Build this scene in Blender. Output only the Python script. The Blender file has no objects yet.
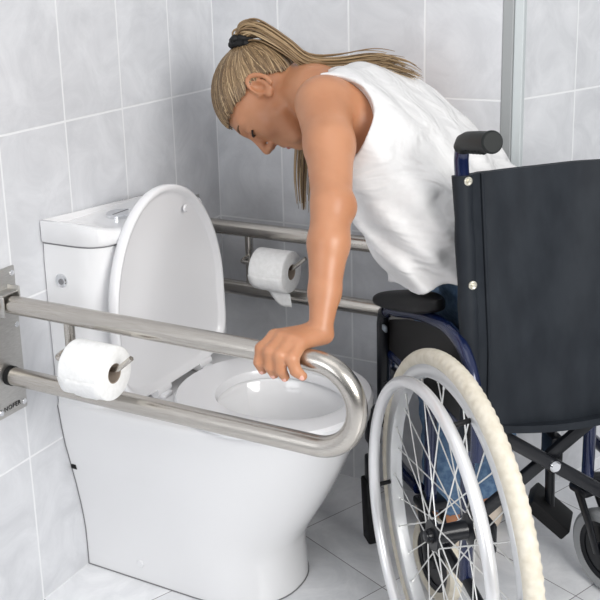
import bpy, bmesh, math, random
import numpy as np
from mathutils import Vector, Matrix

random.seed(7); rng = np.random.default_rng(7)
C = bpy.context.scene.collection
PI = math.pi
# ------------------------------------------------------------------ camera, world, lights, exposure
sc = bpy.context.scene
cd = bpy.data.cameras.new('camera'); cam = bpy.data.objects.new('camera', cd); C.objects.link(cam)
CR, CU, CF = Vector((.8811, .4723, -.024)), Vector((-.0952, .2269, .9693)), Vector((-.4632, .8517, -.2449))
cam.matrix_world = Matrix(((CR.x, CU.x, -CF.x, 1.3333), (CR.y, CU.y, -CF.y, -2.0368), (CR.z, CU.z, -CF.z, 1.2597), (0, 0, 0, 1)))
cd.sensor_width = 36; cd.lens = 36 * 1003.2 / 600; cd.shift_y = -.15; cd.clip_start = .05
sc.camera = cam
wd = bpy.data.worlds.new('world'); sc.world = wd; wd.use_nodes = True
wn_, wl_ = wd.node_tree.nodes, wd.node_tree.links               # soft room light: pale ceiling, mid walls, dim floor level
_tc = wn_.new('ShaderNodeTexCoord'); _sx = wn_.new('ShaderNodeSeparateXYZ'); _rp = wn_.new('ShaderNodeValToRGB'); _mr = wn_.new('ShaderNodeMapRange')
_mr.inputs[1].default_value = -1; wl_.new(_tc.outputs['Generated'], _sx.inputs[0]); wl_.new(_sx.outputs['Z'], _mr.inputs[0]); wl_.new(_mr.outputs[0], _rp.inputs[0])
_rp.color_ramp.elements[0].position = .42; _rp.color_ramp.elements[0].color = (.10, .10, .105, 1)
_rp.color_ramp.elements[1].position = .80; _rp.color_ramp.elements[1].color = (1.35, 1.38, 1.42, 1)
_e = _rp.color_ramp.elements.new(.55); _e.color = (.36, .37, .385, 1)
wl_.new(_rp.outputs[0], wn_['Background'].inputs[0])
wd.node_tree.nodes['Background'].inputs[1].default_value = .57
def area(name, loc, target, size, power, col=(1, 1, 1), sy=None):
    d = bpy.data.lights.new(name, 'AREA'); d.energy = power; d.color = col; d.size = size
    if sy: d.shape = 'RECTANGLE'; d.size_y = sy
    o = bpy.data.objects.new(name, d); C.objects.link(o); o.location = loc
    o.rotation_euler = (Vector(target) - Vector(loc)).to_track_quat('-Z', 'Y').to_euler()
    return o
area('window_light', (2.65, -1.75, 1.7), (.3, -.35, .6), 1.15, 62, (1, .985, .96))
area('ceiling_lamp', (.9, -1.2, 2.5), (.7, -.6, 0), 1.2, 5, (1, .98, .96))
area('fill_light_left', (.15, -2.7, 1.3), (.1, -.6, .3), 1.0, 15, (.95, .97, 1))  # added soft fill, no visible source; brightens the lower left wall and floor
sc.view_settings.view_transform = 'Standard'; sc.view_settings.look = 'None'
sc.view_settings.gamma = 1; sc.view_settings.exposure = -.1; sc.view_settings.use_curve_mapping = False

# ------------------------------------------------------------------ materials
def mat(name, col, rough=.5, metal=0, **kw):
    m = bpy.data.materials.new(name); m.use_nodes = True
    b = m.node_tree.nodes['Principled BSDF']
    b.inputs['Base Color'].default_value = (*col, 1); b.inputs['Roughness'].default_value = rough; b.inputs['Metallic'].default_value = metal
    for k, v in kw.items(): b.inputs[k].default_value = v
    return m
def nodes(m): return m.node_tree.nodes, m.node_tree.links, m.node_tree.nodes['Principled BSDF']
def noisy(name, c1, c2, scale, rough=.5, metal=0, bump=0, detail=4, stretch=(1, 1, 1), lo=.35, hi=.65, **kw):
    m = mat(name, c1, rough, metal, **kw); n, l, b = nodes(m)
    tc = n.new('ShaderNodeTexCoord'); mp = n.new('ShaderNodeMapping'); mp.inputs['Scale'].default_value = stretch
    nz = n.new('ShaderNodeTexNoise'); nz.inputs['Scale'].default_value = scale; nz.inputs['Detail'].default_value = detail
    rp = n.new('ShaderNodeValToRGB'); rp.color_ramp.elements[0].position = lo; rp.color_ramp.elements[1].position = hi
    rp.color_ramp.elements[0].color = (*c1, 1); rp.color_ramp.elements[1].color = (*c2, 1)
    l.new(tc.outputs['Object'], mp.inputs[0]); l.new(mp.outputs[0], nz.inputs['Vector']); l.new(nz.outputs['Fac'], rp.inputs[0]); l.new(rp.outputs[0], b.inputs['Base Color'])
    if bump:
        bp = n.new('ShaderNodeBump'); bp.inputs['Strength'].default_value = bump; bp.inputs['Distance'].default_value = .003
        l.new(nz.outputs['Fac'], bp.inputs['Height']); l.new(bp.outputs[0], b.inputs['Normal'])
    return m
def tile_mat(name, ax, ay, ou, ov, tu, tv, gw, c1, c2, grout, rough):
    """tiles laid on world directions ax, ay with joints of width gw"""
    m = mat(name, c1, rough); n, l, b = nodes(m)
    geo = n.new('ShaderNodeNewGeometry')
    def dotp(v):
        d = n.new('ShaderNodeVectorMath'); d.operation = 'DOT_PRODUCT'; d.inputs[1].default_value = v
        l.new(geo.outputs['Position'], d.inputs[0]); return d.outputs['Value']
    def mth(op, a, bb):
        q = n.new('ShaderNodeMath'); q.operation = op
        for i, v in enumerate((a, bb)):
            if isinstance(v, (int, float)): q.inputs[i].default_value = v
            else: l.new(v, q.inputs[i])
        return q.outputs[0]
    ids = []; ds = []
    for v, o, t in ((ax, ou, tu), (ay, ov, tv)):
        s = mth('DIVIDE', mth('SUBTRACT', dotp(v), o), t)
        fl = n.new('ShaderNodeMath'); fl.operation = 'FLOOR'; l.new(s, fl.inputs[0]); ids.append(fl.outputs[0])
        fr = mth('SUBTRACT', s, fl.outputs[0])
        ds.append(mth('MULTIPLY', mth('MINIMUM', fr, mth('SUBTRACT', 1.0, fr)), t))
    gd = mth('MINIMUM', ds[0], ds[1])
    rg = n.new('ShaderNodeMapRange'); rg.inputs[1].default_value = gw * .35; rg.inputs[2].default_value = gw * .65; l.new(gd, rg.inputs[0])
    cmb = n.new('ShaderNodeCombineXYZ'); l.new(ids[0], cmb.inputs[0]); l.new(ids[1], cmb.inputs[1])
    wn = n.new('ShaderNodeTexWhiteNoise'); l.new(cmb.outputs[0], wn.inputs['Vector'])
    off = n.new('ShaderNodeVectorMath'); off.operation = 'MULTIPLY_ADD'; off.inputs[1].default_value = (9, 9, 9)
    l.new(wn.outputs['Color'], off.inputs[0]); l.new(geo.outputs['Position'], off.inputs[2])
    nz = n.new('ShaderNodeTexNoise'); nz.inputs['Scale'].default_value = 9; nz.inputs['Detail'].default_value = 8; nz.inputs['Roughness'].default_value = .65; nz.inputs['Distortion'].default_value = .9
    l.new(off.outputs[0], nz.inputs['Vector'])
    rp = n.new('ShaderNodeValToRGB'); rp.color_ramp.elements[0].position = .36; rp.color_ramp.elements[1].position = .66
    rp.color_ramp.elements[0].color = (*c1, 1); rp.color_ramp.elements[1].color = (*c2, 1); l.new(nz.outputs['Fac'], rp.inputs[0])
    mx = n.new('ShaderNodeMix'); mx.data_type = 'RGBA'; l.new(rg.outputs[0], mx.inputs[0]); mx.inputs[6].default_value = (*grout, 1); l.new(rp.outputs[0], mx.inputs[7])
    l.new(mx.outputs[2], b.inputs['Base Color'])
    bp = n.new('ShaderNodeBump'); bp.inputs['Strength'].default_value = .4; bp.inputs['Distance'].default_value = .001
    l.new(rg.outputs[0], bp.inputs['Height']); l.new(bp.outputs[0], b.inputs['Normal'])
    return m
TW, TH = .18, .3192
WL, WD = (.70, .71, .735), (.585, .595, .62)
M = {}
M['tile_left'] = tile_mat('grey wall tile', (0, 1, 0), (0, 0, 1), 0, 0, TW, TH, .0042, WD, WL, (.80, .81, .825), .35)
M['tile_back'] = tile_mat('grey wall tile back', (1, 0, 0), (0, 0, 1), 0, 0, TW, TH, .0042, WD, WL, (.80, .81, .825), .35)
M['tile_right'] = tile_mat('grey wall tile right', (.375, .927, 0), (0, 0, 1), .317, 0, TW, TH, .0042, WD, WL, (.80, .81, .825), .35)
M['floor'] = tile_mat('polished floor tile', (.92, -.39, 0), (.39, .92, 0), .427, -.113, .274, .274, .0016, (.69, .70, .72), (.85, .855, .87), (.18, .16, .17), .13)
M['trim'] = mat('aluminium trim', (.34, .355, .36), .5, .2)
M['trim_light'] = mat('white aluminium trim', (.56, .60, .61), .45)
M['ceramic'] = mat('white glazed ceramic', (.79, .79, .80), .12, 0, **{'Coat Weight': .3, 'Coat Roughness': .05})
M['plastic'] = mat('white seat plastic', (.79, .79, .805), .2)
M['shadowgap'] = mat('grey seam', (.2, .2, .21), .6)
M['chrome'] = mat('chrome', (.72, .73, .75), .12, 1)
M['steel'] = noisy('brushed stainless steel', (.47, .44, .40), (.60, .57, .53), 30, .27, 1, .03, 5, (1, 60, 60))
M['steel_plate'] = noisy('brushed steel plate', (.46, .45, .43), (.58, .57, .55), 40, .42, 1, .02, 5, (1, 2, 40))
M['copper'] = mat('brass bolt', (.55, .42, .33), .35, 1)
M['dark'] = mat('black rubber', (.012, .012, .013), .55, 0, **{'Specular IOR Level': .2})
M['paper'] = noisy('toilet paper', (.80, .80, .79), (.86, .86, .855), 120, .95, 0, .15)
M['card'] = mat('cardboard core', (.33, .27, .22), .9)
M['blue'] = mat('dark blue painted tube', (.005, .012, .055), .2, .2, **{'Coat Weight': .5, 'Coat Roughness': .06})
M['black_metal'] = mat('black painted metal', (.008, .009, .012), .3, 0, **{'Coat Weight': .15, 'Specular IOR Level': .3})
M['grip'] = mat('black grip rubber', (.014, .016, .016), .5, 0, **{'Specular IOR Level': .2})
M['fabric'] = noisy('black nylon upholstery', (.012, .015, .020), (.018, .022, .028), 25, .6, 0, .25, 5, (1, 1, .5), **{'Specular IOR Level': .2})
M['pad'] = mat('black moulded pad', (.013, .013, .014), .45, 0, **{'Specular IOR Level': .2})
M['tyre'] = noisy('cream solid tyre', (.60, .55, .45), (.69, .645, .55), 60, .6, 0, .1)
M['rim'] = mat('silver rim', (.70, .71, .72), .33, .55)
M['handrim'] = mat('silver handrim', (.80, .80, .81), .3, .6)
M['spoke'] = mat('zinc spoke', (.80, .80, .78), .3, .7)
M['skin'] = noisy('tanned skin', (.43, .19, .095), (.50, .235, .125), 14, .42, 0, .03, 6, **{'Subsurface Weight': .12, 'Subsurface Scale': .012, 'Subsurface Radius': (1, .35, .2)})
M['lip'] = mat('lip', (.50, .17, .14), .4)
M['lash'] = mat('dark lash', (.02, .014, .012), .6)
M['brow'] = mat('brown brow', (.16, .09, .05), .8)
M['nail'] = mat('finger nail', (.72, .40, .33), .25)
M['hair'] = noisy('dark blonde hair', (.085, .052, .028), (.20, .135, .075), 60, .5, 0, .2, 3, (1, 1, 1))
M['hair_strand'] = []
for i, c in enumerate(((.12, .072, .034), (.21, .135, .068), (.33, .225, .12), (.44, .32, .185))):
    M['hair_strand'].append(mat('blonde strand tone %s' % 'abcd'[i], c, .36))
M['shirt'] = noisy('white cotton', (.69, .685, .685), (.73, .725, .725), 60, .9, 0, .08)
_n, _l, _b = nodes(M['shirt'])                                  # creased cotton: broad soft wrinkles over the weave
_tc = _n.new('ShaderNodeTexCoord'); _mp = _n.new('ShaderNodeMapping'); _mp.inputs['Rotation'].default_value = (0, .75, 0); _mp.inputs['Scale'].default_value = (.5, 1.1, 1.5)
_nz = _n.new('ShaderNodeTexNoise'); _nz.inputs['Scale'].default_value = 11; _nz.inputs['Detail'].default_value = 2; _nz.inputs['Distortion'].default_value = 1.1
_bp = _n.new('ShaderNodeBump'); _bp.inputs['Strength'].default_value = .55; _bp.inputs['Distance'].default_value = .03
_l.new(_tc.outputs['Object'], _mp.inputs[0]); _l.new(_mp.outputs[0], _nz.inputs['Vector']); _l.new(_nz.outputs['Fac'], _bp.inputs['Height']); _l.new(_bp.outputs[0], _b.inputs['Normal'])
M['jeans'] = noisy('blue denim', (.085, .16, .29), (.17, .28, .43), 90, .9, 0, .3)
M['sneaker'] = mat('cream shoe', (.66, .57, .48), .7)

# ------------------------------------------------------------------ mesh helpers
def link(name, me, m=None, parent=None, smooth=True):
    o = bpy.data.objects.new(name, me); C.objects.link(o)
    for mm in (m if isinstance(m, (list, tuple)) else [m]):
        if mm: me.materials.append(mm)
    if smooth:
        me.polygons.foreach_set('use_smooth', [True] * len(me.polygons))
    if parent: o.parent = parent
    return o
def obj(name, bm, m, parent=None, smooth=True, sharp=None):
    bmesh.ops.recalc_face_normals(bm, faces=bm.faces[:])
    me = bpy.data.meshes.new(name); bm.to_mesh(me); bm.free()
    o = link(name, me, m, parent, smooth)
    if smooth: me.set_sharp_from_angle(angle=math.radians(sharp or 40))
    return o
def NB(): return bmesh.new()
def thing(name, label, cat, loc=(0, 0, 0), group=None, rotz=0):
    o = bpy.data.objects.new(name, None); C.objects.link(o); o.location = loc; o.rotation_euler = (0, 0, rotz)
    o.empty_display_size = .05
    return tag(o, label, cat, group)
def tag(o, label, cat, group=None):
    o['label'] = label; o['category'] = cat
    if group: o['group'] = group
    return o
def struct(name, bm, m):
    o = obj(name, bm, m, None, False); o['kind'] = 'structure'; return o
def frames(P):
    P = [Vector(p) for p in P]; T = []
    for i in range(len(P)):
        a = P[max(i - 1, 0)]; b = P[min(i + 1, len(P) - 1)]; T.append((b - a).normalized())
    ref = Vector((0, 0, 1)) if abs(T[0].z) < .9 else Vector((1, 0, 0))
    n = (ref - T[0] * ref.dot(T[0])).normalized(); out = []
    for t in T:
        n = (n - t * n.dot(t)).normalized(); out.append((n, t.cross(n)))
    return P, out
def spline(P, k=8):
    P = [np.array(p, float) for p in P]; Q = []
    for i in range(len(P) - 1):
        p0 = P[max(i - 1, 0)]; p1 = P[i]; p2 = P[i + 1]; p3 = P[min(i + 2, len(P) - 1)]
        for j in range(k):
            t = j / k
            Q.append(.5 * (2 * p1 + (p2 - p0) * t + (2 * p0 - 5 * p1 + 4 * p2 - p3) * t * t + (3 * p1 - p0 - 3 * p2 + p3) * t ** 3))
    Q.append(P[-1]); return [tuple(q) for q in Q]
def tube(bm, P, r, n=16, cap=True, closed=False, squash=None):
    P, F = frames(P); rings = []
    m = len(P)
    for i, (p, (a, b)) in enumerate(zip(P, F)):
        rr = r[i] if isinstance(r, (list, tuple)) else r
        s = squash or (1, 1)
        rings.append([bm.verts.new(p + a * (rr * s[0] * math.cos(2 * PI * j / n)) + b * (rr * s[1] * math.sin(2 * PI * j / n))) for j in range(n)])
    for i in range(m if closed else m - 1):
        A, B = rings[i], rings[(i + 1) % m]
        for j in range(n): bm.faces.new((A[j], A[(j + 1) % n], B[(j + 1) % n], B[j]))
    if cap and not closed:
        bm.faces.new(rings[0][::-1]); bm.faces.new(rings[-1])
    return bm
def box(bm, c, s, bev=0, rot=None, seg=2):
    M4 = Matrix.Translation(c) @ (rot.to_4x4() if rot else Matrix()) @ Matrix.Diagonal((*s, 1))
    g = bmesh.ops.create_cube(bm, size=1, matrix=M4)
    if bev:
        es = list({e for v in g['verts'] for e in v.link_edges})
        bmesh.ops.bevel(bm, geom=es, offset=bev, segments=seg, affect='EDGES', profile=.5)
    return bm
def disc(bm, c, axis, r, h, n=24, bev=0):
    """short solid cylinder standing on c along axis"""
    a = Vector(axis).normalized(); c = Vector(c)
    if bev: pts = [(0, 1), (h - bev, 1), (h, 1 - bev / r)]
    else: pts = [(0, 1), (h, 1)]
    tube_rings = [c + a * p[0] for p in pts]
    ref = Vector((0, 0, 1)) if abs(a.z) < .9 else Vector((1, 0, 0))
    u = (ref - a * ref.dot(a)).normalized(); v = a.cross(u); R = []
    for p, q in zip(tube_rings, pts):
        R.append([bm.verts.new(p + (u * math.cos(2 * PI * j / n) + v * math.sin(2 * PI * j / n)) * (r * q[1])) for j in range(n)])
    for A, B in zip(R, R[1:]):
        for j in range(n): bm.faces.new((A[j], A[(j + 1) % n], B[(j + 1) % n], B[j]))
    bm.faces.new(R[0][::-1]); bm.faces.new(R[-1]); return bm
def lathe(bm, prof, M4=Matrix(), n=64, closed=True):
    """profile (radius, height) spun round local z, then moved by M4; closed = ring profile"""
    R = []
    for k in range(n):
        a = 2 * PI * k / n
        R.append([bm.verts.new(M4 @ Vector((q[0] * math.cos(a), q[0] * math.sin(a), q[1]))) for q in prof])
    m = len(prof)
    for k in range(n):
        A, B = R[k], R[(k + 1) % n]
        for i in range(m if closed else m - 1):
            bm.faces.new((A[i], B[i], B[(i + 1) % m], A[(i + 1) % m]))
    return bm
def loft(bm, rings, cap0=True, cap1=True):
    V = [[bm.verts.new(p) for p in r] for r in rings]; n = len(V[0])
    for A, B in zip(V, V[1:]):
        for j in range(n): bm.faces.new((A[j], A[(j + 1) % n], B[(j + 1) % n], B[j]))
    if cap0: bm.faces.new(V[0][::-1])
    if cap1: bm.faces.new(V[-1])
    return V
def slab(bm, pts2, th, M4):
    """flat outline (list of 2D points) given thickness th along local z"""
    A = [bm.verts.new(M4 @ Vector((x, y, 0))) for x, y in pts2]; B = [bm.verts.new(M4 @ Vector((x, y, th))) for x, y in pts2]
    n = len(A); bm.faces.new(A[::-1]); bm.faces.new(B)
    for j in range(n): bm.faces.new((A[j], A[(j + 1) % n], B[(j + 1) % n], B[j]))
    return bm

# ------------------------------------------------------------------ implicit bodies (surface nets)
class Field:
    def __init__(s, lo, hi, h):
        s.lo = np.array(lo, float); s.h = h; s.n = np.ceil((np.array(hi) - s.lo) / h).astype(int) + 1
        s.F = np.full(s.n, .05, np.float32)
    def block(s, lo, hi):
        a = np.clip(np.floor((np.array(lo) - s.lo) / s.h).astype(int), 0, s.n); b = np.clip(np.ceil((np.array(hi) - s.lo) / s.h).astype(int) + 1, 0, s.n)
        sl = tuple(slice(int(p), int(q)) for p, q in zip(a, b))
        g = np.meshgrid(*[(np.arange(p, q) * s.h + l).astype(np.float32) for p, q, l in zip(a, b, s.lo)], indexing='ij', sparse=True)
        return sl, g
    def merge(s, sl, d, k, sub=False):
        A = s.F[sl]
        if A.size == 0: return
        if sub:
            d = -d
            if k > 0: hh = np.clip(.5 - .5 * (A - d) / k, 0, 1); s.F[sl] = A * (1 - hh) + d * hh + k * hh * (1 - hh)
            else: s.F[sl] = np.maximum(A, d)
        else:
            if k > 0: hh = np.clip(.5 + .5 * (A - d) / k, 0, 1); s.F[sl] = A * (1 - hh) + d * hh - k * hh * (1 - hh)
            else: s.F[sl] = np.minimum(A, d)
    def cap(s, a, b, ra, rb=None, k=.02, sub=False):
        a = np.array(a, float); b = np.array(b, float); rb = ra if rb is None else rb; m = max(ra, rb) + k + .02
        sl, (X, Y, Z) = s.block(np.minimum(a, b) - m, np.maximum(a, b) + m)
        d = b - a; L = max(d @ d, 1e-12)
        t = np.clip(((X - a[0]) * d[0] + (Y - a[1]) * d[1] + (Z - a[2]) * d[2]) / L, 0, 1)
        D = np.sqrt((X - a[0] - t * d[0]) ** 2 + (Y - a[1] - t * d[1]) ** 2 + (Z - a[2] - t * d[2]) ** 2) - (ra + (rb - ra) * t)
        s.merge(sl, D.astype(np.float32), k, sub)
    def chain(s, P, R, k=.02):
        for p, q, a, b in zip(P, P[1:], R, R[1:]): s.cap(p, q, a, b, k)
    def ell(s, c, ax, rad, k=.02, sub=False):
        c = np.array(c, float); m = max(rad) + k + .02
        sl, (X, Y, Z) = s.block(c - m, c + m); k0 = 0; k1 = 0
        for v, r in zip(ax, rad):
            q = (X - c[0]) * v[0] + (Y - c[1]) * v[1] + (Z - c[2]) * v[2]
            k0 = k0 + (q / r) ** 2; k1 = k1 + (q / r ** 2) ** 2
        k0 = np.sqrt(k0); k1 = np.sqrt(k1) + 1e-9
        s.merge(sl, (k0 * (k0 - 1) / k1).astype(np.float32), k, sub)
    def mesh(s, name, m, parent=None, smooth=1):
        F = s.F; S = F < 0
        act = np.zeros(s.n - 1, bool); c0 = np.zeros(s.n - 1, np.int8); nx, ny, nz = s.n - 1
        for i in (0, 1):
            for j in (0, 1):
                for k in (0, 1): c0 += S[i:i + nx, j:j + ny, k:k + nz]
        act = (c0 > 0) & (c0 < 8); idx = np.argwhere(act); cid = np.full(s.n - 1, -1, np.int32); cid[act] = np.arange(len(idx))
        off = np.array([(i, j, k) for i in (0, 1) for j in (0, 1) for k in (0, 1)])
        V = np.stack([F[tuple((idx + o).T)] for o in off], 1).astype(float)
        P = np.zeros((len(idx), 3)); W = np.zeros(len(idx))
        for a in range(8):
            for b in range(a + 1, 8):
                if np.abs(off[a] - off[b]).sum() != 1: continue
                va, vb = V[:, a], V[:, b]; x = (va < 0) != (vb < 0)
                t = np.where(x, va / np.where(x, va - vb, 1), 0)
                P += np.where(x[:, None], off[a] + t[:, None] * (off[b] - off[a]), 0); W += x
        P = (P / W[:, None] + idx) * s.h + s.lo
        Q = []
        for ax in range(3):
            o1, o2 = [(1, 2), (2, 0), (0, 1)][ax]
            sa = [slice(None)] * 3; sb = [slice(None)] * 3; sa[ax] = slice(0, -1); sb[ax] = slice(1, None)
            e = np.argwhere(S[tuple(sa)] != S[tuple(sb)])
            e = e[(e[:, o1] > 0) & (e[:, o2] > 0) & (e[:, o1] < s.n[o1] - 1) & (e[:, o2] < s.n[o2] - 1)]
            d1 = np.zeros(3, int); d1[o1] = 1; d2 = np.zeros(3, int); d2[o2] = 1
            q = np.stack([cid[tuple((e - d1 - d2).T)], cid[tuple((e - d2).T)], cid[tuple(e.T)], cid[tuple((e - d1).T)]], 1)
            fl = ~S[tuple(e.T)]; q[fl] = q[fl][:, ::-1]; Q.append(q)
        Q = np.concatenate(Q); Q = Q[(Q >= 0).all(1)]
        for _ in range(smooth):
            A = np.zeros_like(P); n = np.zeros(len(P))
            for a, b in ((0, 1), (1, 2), (2, 3), (3, 0)):
                np.add.at(A, Q[:, a], P[Q[:, b]]); np.add.at(A, Q[:, b], P[Q[:, a]]); np.add.at(n, Q[:, a], 1); np.add.at(n, Q[:, b], 1)
            P = P * .5 + .5 * A / np.maximum(n, 1)[:, None]
        me = bpy.data.meshes.new(name); me.vertices.add(len(P)); me.vertices.foreach_set('co', P.ravel())
        me.loops.add(Q.size); me.loops.foreach_set('vertex_index', Q.ravel().astype(np.int32)); me.polygons.add(len(Q))
        me.polygons.foreach_set('loop_start', np.arange(0, Q.size, 4, dtype=np.int32)); me.polygons.foreach_set('loop_total', np.full(len(Q), 4, np.int32))
        me.update(calc_edges=True); me.validate()
        return link(name, me, m, parent)

# ------------------------------------------------------------------ setting
b = NB(); box(b, (1.2, -.7, -.05), (5.2, 4.2, .1)); struct('floor', b, M['floor'])
b = NB(); box(b, (-.05, -1.4, 1.4), (.1, 2.9, 2.8)); struct('wall_left', b, M['tile_left'])
b = NB(); box(b, (.355, .05, 1.4), (.71, .1, 2.8)); struct('wall_back', b, M['tile_back'])
WR = Matrix(((.375, -.927, 0), (.927, .375, 0), (0, 0, 1)))      # the wall past the corner runs off at a slant
b = NB(); box(b, Vector((.746, .037, 1.4)) + WR @ Vector((.585, .05, 0)), (1.23, .1, 2.8), 0, WR); struct('wall_right', b, M['tile_right'])
b = NB(); box(b, (.7215, .013, 1.4), (.023, .03, 2.8), .002); struct('trim_1', b, M['trim'])
b = NB(); box(b, (.743, .014, 1.4), (.020, .022, 2.8), .002); struct('trim_2', b, M['trim_light'])

# ------------------------------------------------------------------ toilet
YC = -.445
toilet = thing('toilet', 'white ceramic toilet with raised lid standing against the grey tiled wall', 'toilet', (0, 0, 0))
def dsec(z, h, F, s, x0=.002, n=28, e=2.25):
    P = [(x0, YC - h, z)]
    for i in range(1, 7): P.append((x0 + (s - x0) * i / 6, YC - h, z))
    for i in range(1, n):
        a = PI * i / n - PI / 2; c, sn = math.cos(a), math.sin(a)
        P.append((s + (F - s) * abs(c) ** (2 / e), YC + h * (abs(sn) ** (2 / e)) * (1 if sn > 0 else -1), z))
    for i in range(6, -1, -1): P.append((x0 + (s - x0) * i / 6, YC + h, z))
    return P
prof = [(0, .134, .448, .27), (.03, .134, .446, .27), (.085, .135, .443, .26), (.115, .138, .450, .25), (.15, .143, .470, .24), (.20, .152, .500, .23), (.25, .163, .525, .22), (.30, .174, .548, .21), (.34, .180, .565, .205), (.375, .184, .585, .20), (.392, .186, .596, .20), (.400, .184, .596, .20), (.403, .180, .590, .20)]
R = [dsec(*p) for p in prof]
b = NB(); V = loft(b, R, True, False)
# rim to bowl opening
top = V[-1]; hc = (.425, YC)
prev = top
for z, a_, b_ in ((.403, .152, .118), (.398, .146, .113), (.36, .140, .107), (.30, .122, .092), (.25, .09, .066), (.235, .05, .04)):
    ring = []
    for v in top:
        dx, dy = v.co.x - hc[0], v.co.y - hc[1]; t = math.atan2(dy / b_, dx / a_)
        ring.append(b.verts.new((hc[0] + a_ * math.cos(t), hc[1] + b_ * math.sin(t), z)))
    for j in range(len(top)): b.faces.new((prev[j], prev[(j + 1) % len(top)], ring[(j + 1) % len(top)], ring[j]))
    prev = ring
b.faces.new(prev)
obj('bowl', b, M['ceramic'], toilet, sharp=50)
b = NB(); lathe(b, [(.0, .2425), (.068, .2425)], Matrix.Translation((hc[0], hc[1], 0)), 32, False); bmesh.ops.remove_doubles(b, verts=b.verts[:], dist=1e-6)
obj('water', b, mat('water', (.85, .9, .92), .03, 0, **{'Transmission Weight': .6}), toilet)
# cistern: rounded plan, straight back
def csec(z, h, F, x0=.003, e=5.0, n=36, top=None):
    P = [(x0, YC - h, z)]
    for i in range(n + 1):
        a = PI * i / n - PI / 2; c, sn = max(math.cos(a), 0), math.sin(a)
        sn = sn if sn < 0 else sn * .93
        P.append((x0 + .04 + (F - x0 - .04) * c ** (2 / e * 1.3), YC + h * abs(sn) ** (2 / e) * (1 if sn > 0 else -1), z))
    P.append((x0, YC + h * .93, z))
    if top: P = [(x, y, top(x, y)) for x, y, _ in P]
    return P
b = NB(); loft(b, [csec(z, h, F) for z, h, F in ((.385, .183, .142), (.45, .187, .142), (.60, .189, .147), (.70, .189, .150), (.733, .187, .150))])
obj('cistern', b, M['ceramic'], toilet)
b = NB(); loft(b, [csec(z, h, F) for z, h, F in ((.7315, .185, .148), (.7365, .185, .148))]); obj('cistern_seam', b, M['shadowgap'], toilet)
def ltop(x, y): return .757 + (.026 if y < YC else 0) * (abs(y - YC) / .19) ** 5
b = NB(); V = loft(b, [csec(.7365, .189, .153), csec(.740, .192, .157), csec(0, .192, .157, top=lambda x, y: ltop(x, y) - .004), csec(0, .188, .153, x0=.006, top=ltop)], True, False)
prev = V[-1]
for s in (.8, .6, .4, .2):
    ring = [b.verts.new((v.co.x, YC + (v.co.y - YC) * s, 0)) for v in V[-1]]
    for v, w_ in zip(ring, V[-1]): v.co.x = .078 + (w_.co.x - .078) * (s if s < 0 else 1); v.co.z = ltop(v.co.x, v.co.y) + .003
    for j in range(len(ring)): b.faces.new((prev[j], prev[(j + 1) % len(ring)], ring[(j + 1) % len(ring)], ring[j]))
    prev = ring
b.faces.new(prev)
obj('cistern_lid', b, M['ceramic'], toilet, sharp=60)
b = NB(); lathe(b, [(0, .0), (.030, .0), (.030, .010), (.026, .0125), (0, .0125)], Matrix.Translation((.075, -.482, .756)), 32, False)
bm_b = b; o = obj('flush_button', b, M['chrome'], toilet, sharp=30)
b = NB(); box(b, (.075, -.482, .7688), (.0015, .05, .001)); obj('button_split', b, M['shadowgap'], o)
b = NB(); disc(b, (.043, YC - .1885, .664), (0, -1, 0), .0135, .005, 28, .002); o = obj('side_cap', b, M['chrome'], toilet)
b = NB(); disc(b, (.045, YC - .1930, .663), (0, -1, 0), .006, .0015, 16); obj('cap_slot', b, M['shadowgap'], o)
b = NB(); disc(b, (.142, YC - .1345, .041), (0, -1, 0), .0085, .0025, 24, .001); obj('bolt_cap', b, M['plastic'], toilet)
# drain notch at the back edge
b = NB(); disc(b, (.003, YC - .1575, .247), (1, 0, 0), .008, .011, 20); obj('drain_notch', b, M['dark'], toilet)
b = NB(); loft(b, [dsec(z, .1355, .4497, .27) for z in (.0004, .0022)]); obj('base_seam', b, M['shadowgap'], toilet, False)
pz = [(0, .1355)] + [(p[0], p[1] + .0014) for p in prof[1:-2]]
b = NB(); slab(b, [(YC - h, z) for z, h in pz] + [(YC + h, z) for z, h in pz[::-1]], .0018, Matrix(((0, 0, 1, .0002), (1, 0, 0, 0), (0, 1, 0, .0005), (0, 0, 0, 1)))); obj('wall_seam', b, M['shadowgap'], toilet, False)
# seat ring
b = NB()
def egg(a0, a1, bb, z, n=56, cx=.40, e=2.15):
    P = []
    for i in range(n):
        t = 2 * PI * i / n; c, s_ = math.cos(t), math.sin(t)
        P.append((cx + (a1 if c > 0 else a0) * abs(c) ** (2 / e) * (1 if c > 0 else -1), YC + bb * abs(s_) ** (2 / e) * (1 if s_ > 0 else -1), z))
    return P
rings = [egg(.195, .188, .176, .4045), egg(.20, .196, .184, .409), egg(.20, .196, .184, .418), egg(.196, .191, .179, .424), egg(.15, .17, .138, .4255), egg(.118, .151, .112, .422), egg(.114, .147, .108, .416), egg(.114, .147, .108, .4045)]
V = loft(b, rings, False, False)
for j in range(56): b.faces.new((V[-1][j], V[-1][(j + 1) % 56], V[0][(j + 1) % 56], V[0][j]))
obj('seat', b, M['plastic'], toilet)
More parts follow.
